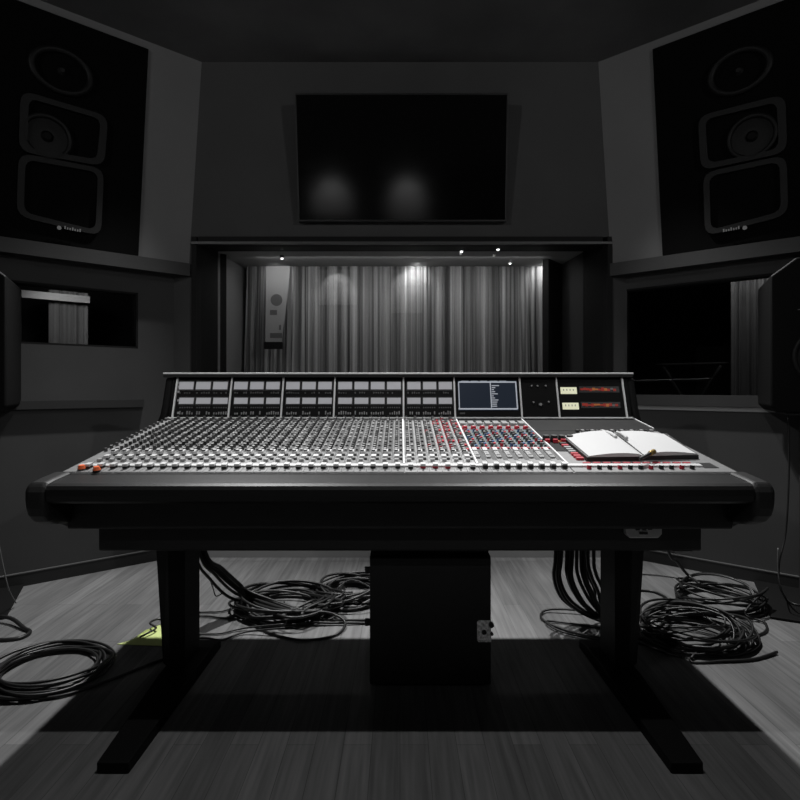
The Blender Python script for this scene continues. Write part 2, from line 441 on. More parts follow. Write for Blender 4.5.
# ------------------------------------------------------------------ studio window, curtain box, live room
YG = 3.95
GX0, GX1 = W(216, 0, YG).x, W(585, 0, YG).x; GZ = W(0, 250, YG).z
b = MB()
def reveal(x0, x1, gx0, gx1):
    b.hexa([Vector((x0, YW-.012, OZ0)), Vector((x0+.001, YW-.012, OZ0)), Vector((gx0+.001, YG, OZ0)), Vector((gx0, YG, OZ0))],
           [Vector((x0, YW-.012, OZ1)), Vector((x0+.001, YW-.012, OZ1)), Vector((gx0+.001, YG, OZ1)), Vector((gx0, YG, OZ1))], M['frame'])
FRX = .0
for s_, ox, gx in ((-1, OX0, GX0), (1, OX1, GX1)):
    b.prism([(ox, YW-.012), (ox-s_*.035, YW-.012), (ox-s_*.045, YW+.05), (gx, YG+.04), (gx+s_*.12, YG+.04), (ox, YW+.12)], OZ0, OZ1, M['frame'], axis='z')
b.prism([(YW-.012, OZ1), (YW-.012, OZ1-.045), (YW+.06, OZ1-.05), (YG+.04, GZ), (YG+.04, OZ1+.1), (YW+.12, OZ1)], GX0-.05, GX1+.05, M['frame'], axis='x')
b.box(OX0, OX1, YW-.02, YW+.01, OZ1-.052, OZ1-.036, M['frame2'])
b.box(GX0-.1, GX1+.1, YW-.05, YG+.04, OZ0-.03, OZ0+.02, M['frame'])
wn = struct(b.build('window_1'))
b = MB(); b.box(GX0, GX1, YG, YG+.01, OZ0, GZ+.01, M['glass']); b.build('pane', wn)
YC = 4.50; CX0, CX1 = W(247, 0, YC).x, W(549, 0, YC).x; ZH = W(0, 266, YC).z
b = MB()
b.box(GX0-.4, GX1+.4, YG+.04, YC+.3, ZH, ZH+.06, M['boxtop']); struct(b.build('ceiling_curtain_box'))
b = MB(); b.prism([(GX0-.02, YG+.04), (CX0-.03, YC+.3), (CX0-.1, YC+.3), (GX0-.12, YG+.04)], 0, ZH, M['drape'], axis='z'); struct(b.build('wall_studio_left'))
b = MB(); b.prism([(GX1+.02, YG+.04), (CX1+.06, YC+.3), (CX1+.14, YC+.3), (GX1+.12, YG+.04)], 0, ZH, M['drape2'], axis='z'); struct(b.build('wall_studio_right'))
b = MB(); b.box(-1.7, 1.7, YC+.3, YC+.36, 0, ZH+.05, M['drape']); struct(b.build('wall_studio_back'))
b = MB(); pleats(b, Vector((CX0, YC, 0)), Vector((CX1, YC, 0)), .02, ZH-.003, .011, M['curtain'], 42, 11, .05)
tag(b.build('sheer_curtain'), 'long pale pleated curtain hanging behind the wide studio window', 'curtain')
# hanging banner
YB = 4.32; bx0, bx1 = W(266, 0, YB).x, W(290, 0, YB).x
t = thing('hanging_banner', 'narrow white banner with grey round mark and black bar, in front of the pale curtain', 'banner', ((bx0+bx1)/2, YB, W(0, 349, YB).z))
b = MB()
for i in range(8):
    f0, f1 = i/8, (i+1)/8
    za, zb_ = W(0, 266+f0*78, YB).z, W(0, 266+f1*78, YB).z
    xa, xb_ = W(290-9*f0**1.3, 0, YB).x, W(290-9*f1**1.3, 0, YB).x
    b.quad((bx0, YB, za), (xa, YB, za), (xb_, YB, zb_), (bx0, YB, zb_), M['banner'])
b.cyl(W(276.5, 300, YB-.002), .047, .001, M['bannerink'], 20, ax=(0, -1, 0))
for (xa, ya, xb_, yb) in ((270, 310, 277, 315), (279, 325, 281, 330), (270, 333, 282, 338)):
    pa, pb = W(xa, ya, YB-.002), W(xb_, yb, YB-.002)
    b.quad((pa.x, pa.y, pa.z), (pb.x, pa.y, pa.z), (pb.x, pa.y, pb.z), (pa.x, pa.y, pb.z), M['bannerink'])
b.build('banner_cloth', t)
b = MB(); pa, pb = W(264.5, 342, YB), W(282.5, 349, YB); b.box(pa.x, pb.x, YB-.02, YB+.02, pb.z, pa.z, M['frame']); b.build('weight_bar', t, .003)
# small lit downlights under the curtain box
first = None
for (px, py, lab) in ((282, 258, 'small lit spotlight under the curtain box above the white banner'),
                      (461.5, 251, 'small lit spotlight under the curtain box, leftmost of the three right of centre'),
                      (498, 249, 'small lit spotlight under the curtain box, between two others right of centre'),
                      (510, 263, 'small lit spotlight under the curtain box, nearest to the curtain')):
    p = FL(px, py, ZH) if False else None
    dpt = (ZH-.02-EYE)*F/(CY-py); pt = Vector(((px-CX)/F*dpt, dpt, ZH-.03))
    if first is None:
        t = thing('downlight', lab, 'light', pt, 'small lights in the curtain box')
        b = MB(); b.cyl(pt+Vector((0, 0, .008)), .017, .022, M['frame2'], 12); b.build('housing', t)
        b = MB(); b.cyl(pt+Vector((0, 0, 0)), .0085, .008, M['lamp'], 12, r2=.010); b.build('lamp', t)
        first = t
    else:
        t = first.copy(); C.objects.link(t); t.location = pt; t['label'] = lab
        for ch in list(first.children): copy_part(ch, t)

# pale panels added on the rear wall for soft reflections in television and window
for k, (xa, xb_, za) in enumerate(((-1.50, -.80, 2.70), (-.17, .42, 2.55))):
    b = MB(); b.box(xa, xb_, -2.2, -2.15, za, 3.34, M['paper']); struct(b.build('reflection_panel_%d' % (k+1)))
# ------------------------------------------------------------------ television
YT0, YT1 = 3.70, 3.60
a, b_, c, d = W(298, 221.5, YT0), W(506.5, 221.5, YT0), W(508.5, 93, YT1), W(294.5, 93, YT1)
t = thing('television', 'black flat television tilted down on the front wall above the studio window', 'tv', ((a.x+b_.x)/2, YW-.01, a.z))
nv = (b_-a).cross(d-a).normalized(); nv = nv if nv.y < 0 else -nv
b = MB(); b.hexa([p-nv*.04 for p in (a, b_, c, d)], [a, b_, c, d], M['tvb']); b.build('casing', t, .004)
b = MB(); ce = (a+b_+c+d)/4
ins = [ce+Vector(((p.x-ce.x)*.985, p.y-ce.y, p.z-ce.z))+(-1 if p.z > ce.z else 1)*(d-a).normalized()*.012+nv*.0012 for p in (a, b_, c, d)]
b.quad(*ins, M['tvs']); b.build('screen', t)
b = MB(); mz = (a.z+d.z)/2
b.box(ce.x-.22, ce.x+.22, 3.715, YW-.001, mz-.15, mz+.15, M['tvb']); b.build('wall_bracket', t)

# ------------------------------------------------------------------ mixing console
XS = 1.164
con = thing('mixing_console', 'large black mixing console with rows of grey knobs on a T-legged stand', 'mixing console', (0, 2.3, 0))
b = MB(); b.prism([(1.88, .80), (1.88, PZ0), (2.78, pz(2.78)), (2.70, .80)], -XS, XS, M['panel']); b.build('control_surface', con)
b = MB(); b.prism([(1.90, .668), (1.90, .81), (2.72, .81), (2.66, .668)], -XS+.005, XS-.005, M['apron']); b.build('underside_tray', con, .006)
b = MB(); b.prism([(1.885, .864), (1.80, .8555), (1.765, .8515), (1.748, .846), (1.741, .835), (1.740, .815), (1.745, .797), (1.758, .788), (1.79, .785), (1.91, .785), (1.91, .80), (1.885, .80)], -1.13, 1.13, M['pad'])
o = b.build('armrest', con, smooth=False); o['label'] = 'padded black armrest'
cheek = [(1.885, .860), (2.60, .973), (2.69, .992), (2.725, 1.03), (2.745, 1.07), (2.795, 1.213), (2.85, 1.213), (2.85, 1.10), (2.70, .68), (2.62, .63), (2.2, .622), (2.06, .628), (1.97, .655), (1.885, .70)]
capp = [(1.90, .873), (1.80, .862), (1.762, .856), (1.745, .846), (1.738, .828), (1.738, .80), (1.742, .775), (1.752, .748), (1.775, .725), (1.82, .705), (1.90, .69)]
for s_ in (-1, 1):
    x0, x1 = sorted((s_*XS, s_*1.20))
    b = MB(); b.prism(cheek, x0, x1, M['cheek']); b.build('end_panel', con, .012, 3)
    x0, x1 = sorted((s_*1.13, s_*1.202))
    b = MB(); b.prism(capp, x0, x1, M['cheek2']); b.build('armrest_end', con, .022, 4)
# bright front bar, side trims and the dark plates
def surf(b, x0, x1, y0, y1, h0, h1, m):              # slab lying on the sloping surface (world X and Y)
    b.hexa([Vector((x, y, pz(y, h0))) for x, y in ((x0, y0), (x1, y0), (x1, y1), (x0, y1))],
           [Vector((x, y, pz(y, h1))) for x, y in ((x0, y0), (x1, y0), (x1, y1), (x0, y1))], m)
SN = Vector((0, -PS, 1)).normalized()
YBAR = PP(400, 467.0).y
b = MB(); surf(b, -XS+.02, XS-.09, YBAR-.012, YBAR+.012, 0, .009, M['white']); b.build('front_bar', con)['label'] = 'bright white bar'
b = MB(); surf(b, .603, XS-.002, 2.47, 2.735, .0, .006, M['paneldk']); surf(b, .28, .60, 2.66, 2.735, .0, .006, M['paneldk'])
b.build('blank_panel', con)['label'] = 'plain dark grey panel'
b = MB()
for x_, y_ in ((.014, YBAR+.01), (.278, YBAR+.01), (.602, YBAR+.01), (XS-.003, 2.50)):
    b = MB(); surf(b, x_-.003, x_+.003, y_, 2.74, .0, .011, M['trim']); b.build('divider_strip', con)

# ---- channel strips
PITCH = .0436
XM0 = .014-26*PITCH
def knob_mesh(b, c, r, h, m, cap, n=8):
    b.cyl(c, r, h, m, n, r2=r*.82, cap=cap, ax=SN)
YF0, YF1 = 1.89, YBAR-.015
KROWS = [2.135+i*.0345 for i in range(18)]
stuff = MB()
def strip(x0, x1, light, redness, i):
    b = MB(); w = x1-x0
    base = M['panelL'] if light else M['panel']
    surf(b, x0+.0008, x1-.0008, 1.885, 2.735, 0, .003, base)
    surf(b, x0+w*.60, x1-.002, 2.13, 2.72, .003, .0036, M['groove'])        # shaded column between the knob rows
    surf(b, x0+w*.42, x0+w*.58, YF0+.004, YF1, .003, .0042, M['groove'])    # fader slot
    for k in range(9):                                                       # small push buttons down the strip
        y = 2.15+k*.064
        surf(b, x0+w*.66, x0+w*.86, y, y+.016, .003, .010, M['red'] if (redness > .3 and R.random() < redness) else (M['knobcap'] if R.random() < .35 else M['knob']))
    surf(b, x0+w*.2, x0+w*.62, 2.044, 2.068, .003, .013, M['white']); surf(b, x0+w*.2, x0+w*.55, 2.000, 2.014, .003, .013, M['panelL'])
    surf(b, x0+w*.22, x0+w*.6, 2.094, 2.124, .003, .016, M['white'])
    for y in (2.022, 2.075):
        pass
        surf(b, x0+w*.62, x0+w*.88, y+.004, y+.016, .003, .010, M['groove'])
    st = b.build('channel_strip', con)
    b = MB(); knob_mesh(b, Vector((x0+w*.34, KROWS[0]-.03, pz(KROWS[0]-.03, .003))), .0085, .019, M['knob'], M['white'], 12); b.build('knob', st)
    b = MB(); knob_mesh(b, Vector((x0+w*.34, KROWS[0], pz(KROWS[0], .003))), .008, .017, M['knob'], M['knobcap'], 10); b.build('knob', st)
    y = YF0+.022+R.uniform(-.004, .006); b = MB()
    surf(b, x0+w*.30, x0+w*.70, y+.004, y+.024, .004, .012, M['red'] if redness > .05 and i < 4 else M['knobdk'])
    surf(b, x0+w*.30, x0+w*.70, y+.002, y+.026, .012, .020, M['white'])
    b.build('fader_cap', st)
    for k, y in enumerate(KROWS[1:]):
        m = M['knobdk'] if k % 5 == 2 else M['knob']
        if redness > .25 and R.random() < redness*.6: m = M['red']
        knob_mesh(stuff, Vector((x0+w*.34, y, pz(y, .003))), .0078, .016, m, M['knobcap'] if R.random() < .5 else M['knob'], 8)
for i in range(26): strip(XM0+i*PITCH, XM0+(i+1)*PITCH, False, 0, i)
for i in range(6): strip(.016+i*PITCH, .016+(i+1)*PITCH, True, (0, .1, .3, .6, .75, .5)[i], i)
# left margin plate with the two orange knobs
b = MB(); surf(b, -XS, XM0-.001, 1.885, 2.735, 0, .0035, M['panel'])
for k in range(14): knob_mesh(b, Vector((-XS+.012, 2.14+k*.042, pz(2.14+k*.042, .003))), .007, .014, M['knob'], M['knobcap'] if k % 2 else M['knob'])
b.build('side_plate', con)
for px, py in ((82, 470.5), (97, 472)):
    p = PP(px, py); b = MB(); b.cyl(p, .0135, .008, M['knobdk'], 14, ax=SN); b.cyl(p+SN*.008, .013, .012, M['orange'], 14, r2=.009, ax=SN)
    b.build('orange_knob', con)['label'] = 'orange knob'
# centre section: eight colourful strips
CW = (.600-.280)/8
for i in range(8):
    x0 = .280+i*CW; x1 = x0+CW; w = CW; b = MB()
    surf(b, x0+.0006, x1-.0006, 1.885, 2.66, 0, .003, M['panel'])
    surf(b, x0+.003, x1-.003, 2.20, 2.52, .003, .0036, M['teal'])
    surf(b, x0+w*.62, x0+w*.98, 2.03, 2.18, .003, .0042, M['groove'])
    surf(b, x0+w*.10, x0+w*.52, 2.045, 2.16, .003, .010, M['panelL']); surf(b, x0+w*.10, x0+w*.52, 2.125, 2.16, .010, .014, M['white'])
    surf(b, x0+w*.16, x0+w*.48, 2.06, 2.08, .010, .0105, M['groove']); surf(b, x0+w*.16, x0+w*.4, 2.10, 2.115, .010, .0105, M['tick'])
    surf(b, x0+w*.1, x0+w*.9, 2.172, 2.182, .003, .009, M['red'])
    surf(b, x0+w*.42, x0+w*.58, YF0+.004, YF1, .003, .0042, M['groove'])
    surf(b, x0+w*.1, x0+w*.75, 2.575, 2.63, .003, .016, M['tick'])
    for k in range(9):
        y = 2.21+k*.033
        surf(b, x0+w*.62, x0+w*.85, y, y+.014, .003, .009, (M['blue'], M['red'], M['knob'], M['knobdk'])[(k*3+i) % 4])
    st = b.build('group_strip', con)
    b = MB(); p = Vector((x0+w*.45, 2.515, pz(2.515, .003))); b.cyl(p, .0135, .014, M['red'], 14, r2=.011, cap=M['red'], ax=SN); b.cyl(p+SN*.014, .005, .003, M['white'], 8, ax=SN)
    o = b.build('knob', st); o['label'] = 'red knob'
    y = YF0+.026; b = MB(); surf(b, x0+w*.3, x0+w*.72, y, y+.024, .004, .016, M['knobdk']); surf(b, x0+w*.3, x0+w*.72, y+.001, y+.025, .016, .022, M['white']); b.build('fader_cap', st)
    for k in range(7):
        y = 2.215+k*.040
        knob_mesh(stuff, Vector((x0+w*.32, y, pz(y, .003))), .0075, .015, (M['knob'], M['red'], M['knob'], M['blue'], M['knob'])[(k+i*2) % 5], M['knobcap'] if k % 2 else M['knob'])
o = stuff.build('knob_bank', con); o['kind'] = 'stuff'; o['label'] = 'rows of small grey and red rotary knobs'
# monitor section right of the centre
b = MB(); surf(b, .604, XS-.001, 1.885, 2.47, 0, .003, M['panel']); surf(b, .606, .80, 2.14, 2.47, .003, .005, M['paneldk'])
for k in range(9):
    for j in range(3):
        y = 2.02+k*.030; x_ = .655+j*.036
        if R.random() < .85: surf(b, x_, x_+.026, y, y+.018, .003, .012, R.choice((M['orange2'], M['red'], M['green'], M['knobdk'], M['tick'], M['panelL'])))
for k in range(16): surf(b, .79+k*.022, .803+k*.022, 2.44, 2.458, .003, .015, M['tick'] if k % 2 else M['knobdk'])
[surf(b, .66+k*.036, .686+k*.036, YBAR+.014, YBAR+.024, .003, .011, M['red']) for k in range(11)]
surf(b, 1.075, 1.125, 1.925, 1.985, .003, .0045, M['knobdk'])
b.build('monitor_panel', con)
for k in range(4):
    b = MB(); y0 = 2.27
    p = Vector((.612+k*.033, y0+.02, pz(y0+.02, .005)))
    b.cyl(p, .017, .026, M['knobdk'], 14, r2=.013, cap=M['knobdk'], ax=SN); surf(b, p.x-.009, p.x+.009, y0-.012, y0+.004, .006, .020, M['red'])
    o = b.build('monitor_knob', con); o['label'] = 'black knob with red tip'
for k in range(11):
    x_ = .665+k*.0362; y = YF0+.030; p = Vector((x_, y, pz(y, .003))); b = MB()
    b.cyl(p, .0085, .014, M['knobdk'] if k % 3 else M['red'], 10, r2=.0075, cap=M['white'], ax=SN); b.build('monitor_button', con)

# ---- meter bridge
B0 = Vector((0, 2.735, pz(2.735, .002))); B1 = Vector((0, 2.805, W(0, 377, 2.805).z))
BN = Vector((0, -(B1.z-B0.z), B1.y-B0.y)).normalized()
def BF(px, py, h=0.0):                               # pixel -> bridge face raised by h
    d = Vector(((px-CX)/F, 1, (CY-py)/F)); o = Vector((0, 0, EYE)); a = B0+BN*h
    return o+d*((a-o).dot(BN)/d.dot(BN))
def bslab(b, x0, y0, x1, y1, h0, h1, m):             # raised slab on the bridge face between pixel corners (straight sides in X)
    ya, yb = BF(400, y1), BF(400, y0); xm0, xm1 = BF(x0, (y0+y1)/2).x, BF(x1, (y0+y1)/2).x
    q = [Vector((xm0, ya.y, ya.z)), Vector((xm1, ya.y, ya.z)), Vector((xm1, yb.y, yb.z)), Vector((xm0, yb.y, yb.z))]
    b.hexa([p+BN*h0 for p in q], [p+BN*h1 for p in q], m)
b = MB(); b.prism([(B0.y, B0.z), (B1.y, B1.z), (2.84, B1.z), (2.84, 1.10), (B0.y+.03, .86)], -XS, XS, M['face'])
mb = b.build('meter_bridge', con)
b = MB(); zt = W(0, 373.5, 2.79).z
b.box(-1.204, 1.186, 2.775, 2.853, B1.z-.002, zt, M['blackplastic']); b.box(-1.204, 1.186, 2.772, 2.80, zt-.004, zt+.004, M['trim']); b.build('top_cap', mb, .002)
DIV = [(175.5, 6), (230.5, 0), (282.5, 0), (334.5, 0), (403.5, 0), (454.5, 0), (520.5, 0), (557.5, 0), (624, 0)]
for px, _ in DIV:
    x_ = BF(px, 397).x; b = MB()
    q = [(x_-.004, B0), (x_+.004, B0), (x_+.004, B1), (x_-.004, B1)]
    vs = [Vector((xx, p.y, p.z)) for xx, p in q]
    b.hexa(vs, [v+BN*.008 for v in vs], M['trim']); b.build('bridge_divider', mb)
b = MB(); vs = [Vector((xx, B0.y, B0.z)) for xx in (-XS, XS)]
b.hexa([vs[0], vs[1], vs[1]+(B1-B0)*.03, vs[0]+(B1-B0)*.03], [p+BN*.010 for p in (vs[0], vs[1], vs[1]+(B1-B0)*.03, vs[0]+(B1-B0)*.03)], M['trim']); b.build('bridge_sill', mb)
GR = [(178, 229, 3), (233, 281, 3), (285, 333, 3), (337, 402, 4), (406, 453, 3)]
mk = MB()
for (xa, xb_, n) in GR:
    w = (xb_-xa)/n
    for k in range(n):
        x0, x1 = xa+k*w+1.4, xa+(k+1)*w-1.2
        for (ya, yb) in ((382, 389.5), (398, 404)):
            b = MB(); bslab(b, x0, ya, x1, yb, .0, .004, M['lcd']); b.build('meter_display', mb)
            bslab(mk, x0-.9, ya-1, x1+.9, yb+1.2, .0, .0025, M['knobdk'])
        for q in range(6):
            xx = x0+q*(x1-x0)/6
            if R.random() < .8: bslab(mk, xx, 391.8+R.random(), xx+1.3, 393.6, 0, .004, M['knob'])
            if R.random() < .8: bslab(mk, xx, 411+R.random()*2, xx+1.2, 414.5, 0, .004, M['tick'])
            bslab(mk, xx, 407, xx+1.4, 408.2, 0, .003, M['knob'])
for yy in (383, 387, 392, 400.5, 413): bslab(mk, 177.5, yy-1, 179.5, yy+1, 0, .005, M['knobcap'])
mk.build('meter_frame', mb)
# screen
b = MB(); bslab(b, 458, 381, 517.5, 410.5, 0, .004, M['scr'])
for q in ((458.5, 381.6, 516, 383), (458.5, 408.4, 517.5, 409.8), (458.5, 382, 459.4, 409), (515.8, 382, 517.0, 409)): bslab(b, *q, .004, .005, M['scrline'])
bslab(b, 490.3, 383, 491.2, 408, .004, .005, M['scrline'])
for k in range(11):
    yy = 385.5+k*2.05; bslab(b, 491.5, yy, 493.5+R.random()*5.5, yy+.8, .004, .005, M['scrline'])
for k in range(5): bslab(b, 461+k*9.5, 381.2, 466+k*9.5+R.random()*3, 382.4, .005, .006, M['scrline'])
bslab(b, 460, 412.6, 465, 414.2, 0, .003, M['knob'])
b.build('console_display', mb)['label'] = 'dark blue console screen'
# small knob module
for px, py, r in ((531, 386.5, .006), (537, 386.5, .005), (545, 386.5, .006), (533, 403, .006), (540, 405, .010), (548, 402.5, .006)):
    p = BF(px, py); b = MB(); b.cyl(p, r, .014, M['knob'], 12, r2=r*.8, cap=M['tick'], ax=BN); b.build('bridge_knob', mb)
# two dial modules with red lamps
for (ya, yb, xo) in ((387.5, 394, 0), (403, 409.5, 2)):
    b = MB(); bslab(b, 560.5+xo, ya, 576.5+xo, yb, 0, .005, M['vu'])
    for k in range(4): bslab(b, 563+xo+k*3.2, ya+1.8, 563.7+xo+k*3.2, ya+3.6, .005, .0055, M['tick'])
    b.build('dial_meter', mb)['label'] = 'lit cream dial'
    b = MB(); bslab(b, 579+xo, ya-1, 619+xo*.6, ya+5, 0, .002, M['knobdk'])
    for k in range(12):
        xx = 580+xo+k*3.0
        bslab(b, xx, ya+.3+R.random()*1.5, xx+2.6, ya+2.6+R.random()*1.2, .002, .006, M['led2'] if k in (4, 5, 8) else (M['led'] if k != 10 else M['tick']))
    b.build('lamp_row', mb)['label'] = 'row of red lit keys'

# ---- stand
b = MB(); b.box(-1.098, 1.098, 1.985, 2.62, .566, .668, M['frameblk']); b.build('crossbeam', con, .008)
for s_ in (-1, 1):
    bt = [(.847, 2.15), (.905, 2.15), (.955, 2.20), (.955, 2.31), (.847, 2.31)]
    tp = [(.847, 2.15), (.915, 2.15), (.987, 2.20), (.987, 2.31), (.847, 2.31)]
    vs = [Vector((s_*x, y, .05)) for x, y in bt]+[Vector((s_*x, y, .57)) for x, y in tp]
    b = MB(); fs = [(4, 3, 2, 1, 0), (5, 6, 7, 8, 9)]+[(i, (i+1) % 5, 5+(i+1) % 5, 5+i) for i in range(5)]
    if s_ < 0: fs = [tuple(reversed(f)) for f in fs]
    b.add(vs, fs, M['frameblk2']); b.build('leg', con, .003)
    b = MB(); zf = [(1.64, 0), (1.64, .035), (2.1, .058), (2.32, .058), (2.44, .035), (2.44, 0)]
    xa = {1.64: (.815, .912), 2.1: (.80, .93), 2.32: (.80, .93), 2.44: (.80, .93)}
    vs = [Vector((s_*xa[y][0], y, z)) for y, z in zf]+[Vector((s_*xa[y][1], y, z)) for y, z in zf]
    n = 6; fs = [tuple(range(n)), tuple(range(2*n-1, n-1, -1))]+[(i, n+i, n+(i+1) % n, (i+1) % n) for i in range(n)]
    if s_ > 0: fs = [tuple(reversed(f)) for f in fs]
    b.add(vs, fs, M['frameblk2']); b.build('foot', con, .004)
hp = [W(625, 523, 1.97), W(661, 537.5, 1.97)]
b = MB(); x0, x1, zb, ztp = hp[0].x, hp[1].x, hp[1].z, hp[0].z
b.prism([(x0, ztp), (x0, zb+.014), (x0+.014, zb), (x1-.014, zb), (x1, zb+.014), (x1, ztp)], 1.962, 1.985, M['handset'], axis='y')
hs = b.build('height_control', con, .002); hs['label'] = 'grey handset'
for (fx, fz) in ((.32, .62), (.5, .62), (.66, .66), (.42, .35), (.54, .35)):
    b = MB(); xx = x0+(x1-x0)*fx; z_ = zb+(ztp-zb)*fz; b.box(xx-.007, xx+.007, 1.958, 1.963, z_-.004, z_+.004, M['knobdk']); b.build('control_key', hs)
b = MB(); b.box(1.0, 1.065, 1.986, 2.0, .556, .566, M['tick']); b.build('beam_bracket', con)['label'] = 'small pale bracket'

# ------------------------------------------------------------------ notebook and pen
BH = .024
def bk(px, py, h=BH): return PP(px, py, h)
pg = [[bk(589, 456), bk(643.8, 455.5), bk(612, 431.5), bk(565, 436)], [bk(645, 455), bk(696, 453.5), bk(664, 434), bk(616, 432.5)]]
t = thing('open_notebook', 'open notebook with blank white pages and black cover lying on the console', 'notebook', bk(640, 446, .006))
for side_, q in enumerate(pg):
    b = MB(); n = 10; vs = []
    for i in range(n+1):
        f = i/n; a_ = q[0].lerp(q[1], f); c_ = q[3].lerp(q[2], f)
        e = f if side_ == 0 else 1-f
        hh = .010*math.sin(min(1, e*1.0)*math.pi*.86)-.006*(e > .93)
        vs += [a_+Vector((0, 0, hh)), c_+Vector((0, 0, hh)), a_-Vector((0, 0, .004)), c_-Vector((0, 0, .004))]
    fs = []
    for i in range(n):
        k = i*4; fs += [(k, k+4, k+5, k+1), (k+2, k+3, k+7, k+6), (k, k+2, k+6, k+4), (k+1, k+5, k+7, k+3)]
    fs += [(0, 1, 3, 2), (n*4, n*4+2, n*4+3, n*4+1)]
    b.add(vs, fs, M['paper']); b.build('page_block', t)
b = MB()
oo = [bk(587, 457.2, .0195), bk(699, 454.8, .0195), bk(667, 433.2, .0195), bk(561, 435, .0195)]
b.hexa([p-Vector((0, 0, .015)) for p in oo], oo, M['cover']); b.build('cover', t, .002)
b = MB(); b.tube([bk(603, 431), bk(611, 434, .034), bk(616, 437, .036)], .007, M['paper']); b.tube([bk(617, 432), bk(622, 434, .034), bk(627, 438, .034)], .006, M['paper']); b.build('page_curl', t)
p0, p1 = bk(640, 459, .033), bk(654, 451.5, .042)
t = thing('pen', 'dark pen with brassy tip lying across the notebook gutter', 'pen', p0.lerp(p1, .5)-Vector((0, 0, .006)))
b = MB(); b.tube([p0, p0.lerp(p1, .75)], .006, M['cover'], 10); b.build('barrel', t)
b = MB(); b.tube([p0.lerp(p1, .72), p1], .0095, M['brass'], 10); b.build('tip', t)

# ------------------------------------------------------------------ equipment case under the console
yf = 2.11; x0, x1 = W(369.5, 0, yf).x, W(491.5, 0, yf).x; zt = W(0, 557, yf).z
t = thing('equipment_case', 'black equipment case with steel latch standing on the floor under the console', 'case', ((x0+x1)/2, yf+.25, 0))
b = MB(); b.box(x0, x1, yf+.018, yf+.40, .012, zt, M['case']); b.build('case_body', t, .005)
b = MB(); b.box(x0+.002, x1-.002, yf, yf+.016, .014, zt-.003, M['case']); dr = b.build('door', t, .004)
pa, pb = W(477, 620, yf), W(491, 641.5, yf)
b = MB(); b.prism([(pa.x, pb.z+.006), (pa.x+.006, pb.z), (pb.x, pb.z), (pb.x, pa.z), (pa.x+.006, pa.z), (pa.x, pa.z-.006)], yf-.006, yf, M['plate'], axis='y')
la = b.build('latch', dr, .001); la['label'] = 'worn steel latch plate'
b = MB(); cpt = W(484, 632, yf-.006); b.cyl(cpt, .0095, .004, M['knobdk'], 14, ax=(0, -1, 0))
b.cyl(W(491, 624, yf-.004), .010, .014, M['knobdk'], 10, ax=(0, -1, 0)); b.cyl(W(491.5, 633, yf-.004), .006, .012, M['knobdk'], 10, ax=(0, -1, 0))
b.build('lock_knob', dr)
for py in (570, 622):
    p = W(367, py, yf+.03); b = MB(); b.cyl(p+Vector((0, 0, -.012)), .009, .024, M['knobdk'], 10); b.box(p.x, x0+.001, p.y-.006, p.y+.006, p.z-.012, p.z+.012, M['knobdk']); b.build('hinge', t)
for k in range(4):
    b = MB(); b.cyl((x0+.03 if k % 2 else x1-.03, yf+.05 if k < 2 else yf+.36, 0), .014, .013, M['knobdk'], 10); b.build('rubber_foot', t)
b = MB(); xa, xb_ = W(441, 0, 2.17).x, W(488, 0, 2.17).x
b.box(xa, xb_, yf+.05, yf+.09, zt, zt+.014, M['frameblk'])
for k in range(14): b.box(xa+.006+k*(xb_-xa-.01)/14, xa+.012+k*(xb_-xa-.01)/14, yf+.048, yf+.05, zt+.003, zt+.011, M['knob'])
b.build('top_vent', t)

# ------------------------------------------------------------------ cables
def cable(name, pts, r, label, group=None, m='cable', cat='cable', sub=6):
    b = MB(); b.tube(pts, r, M[m], 6, sub); return tag(b.build(name), label, cat, group)
def coil_pts(c, rx, ry, loops, jit, seed, thick=.05, z0=.008, per=12, rot=0.0, wob=.03):
    rr_ = random.Random(seed); pts = []; n = loops*per
    for i in range(n):
        if i % per == 0:
            sx_, sy_ = 1+rr_.uniform(-jit, jit), 1+rr_.uniform(-jit, jit); ox, oy = rr_.uniform(-wob, wob), rr_.uniform(-wob, wob); tl = rr_.uniform(0, 6.28); lay = rr_.uniform(0, thick)
            if i == 0: psx, psy, pox, poy, pl, pt_ = sx_, sy_, ox, oy, lay, tl
        f = (i % per)/per; f = f*f*(3-2*f)
        a_ = 2*math.pi*i/per
        ex, ey = psx+(sx_-psx)*f, psy+(sy_-psy)*f; qx, qy = pox+(ox-pox)*f, poy+(oy-poy)*f; lz = pl+(lay-pl)*f
        x_, y_ = rx*ex*math.cos(a_)+qx, ry*ey*math.sin(a_)+qy
        pts.append(Vector((c.x+x_*math.cos(rot)-y_*math.sin(rot), c.y+x_*math.sin(rot)+y_*math.cos(rot), z0+lz*(.55+.45*math.sin(a_+tl)))))
        if i % per == per-1: psx, psy, pox, poy, pl = sx_, sy_, ox, oy, lay
    return pts
r0 = .0062
# front left coil with a tail running to the stand
c = FL(52, 672); pts = coil_pts(c, .195, .185, 17, .13, 2, .05, wob=.02)
pts += [FL(20, 697, .01), FL(60, 696, .008), FL(110, 680, .008), FL(150, 664, .008), FL(172, 657, .008)]
cable('coiled_cable', pts, r0, 'neat black cable coil on the floor left of the stand foot', 'coiled cables on the floor', cat='cable')
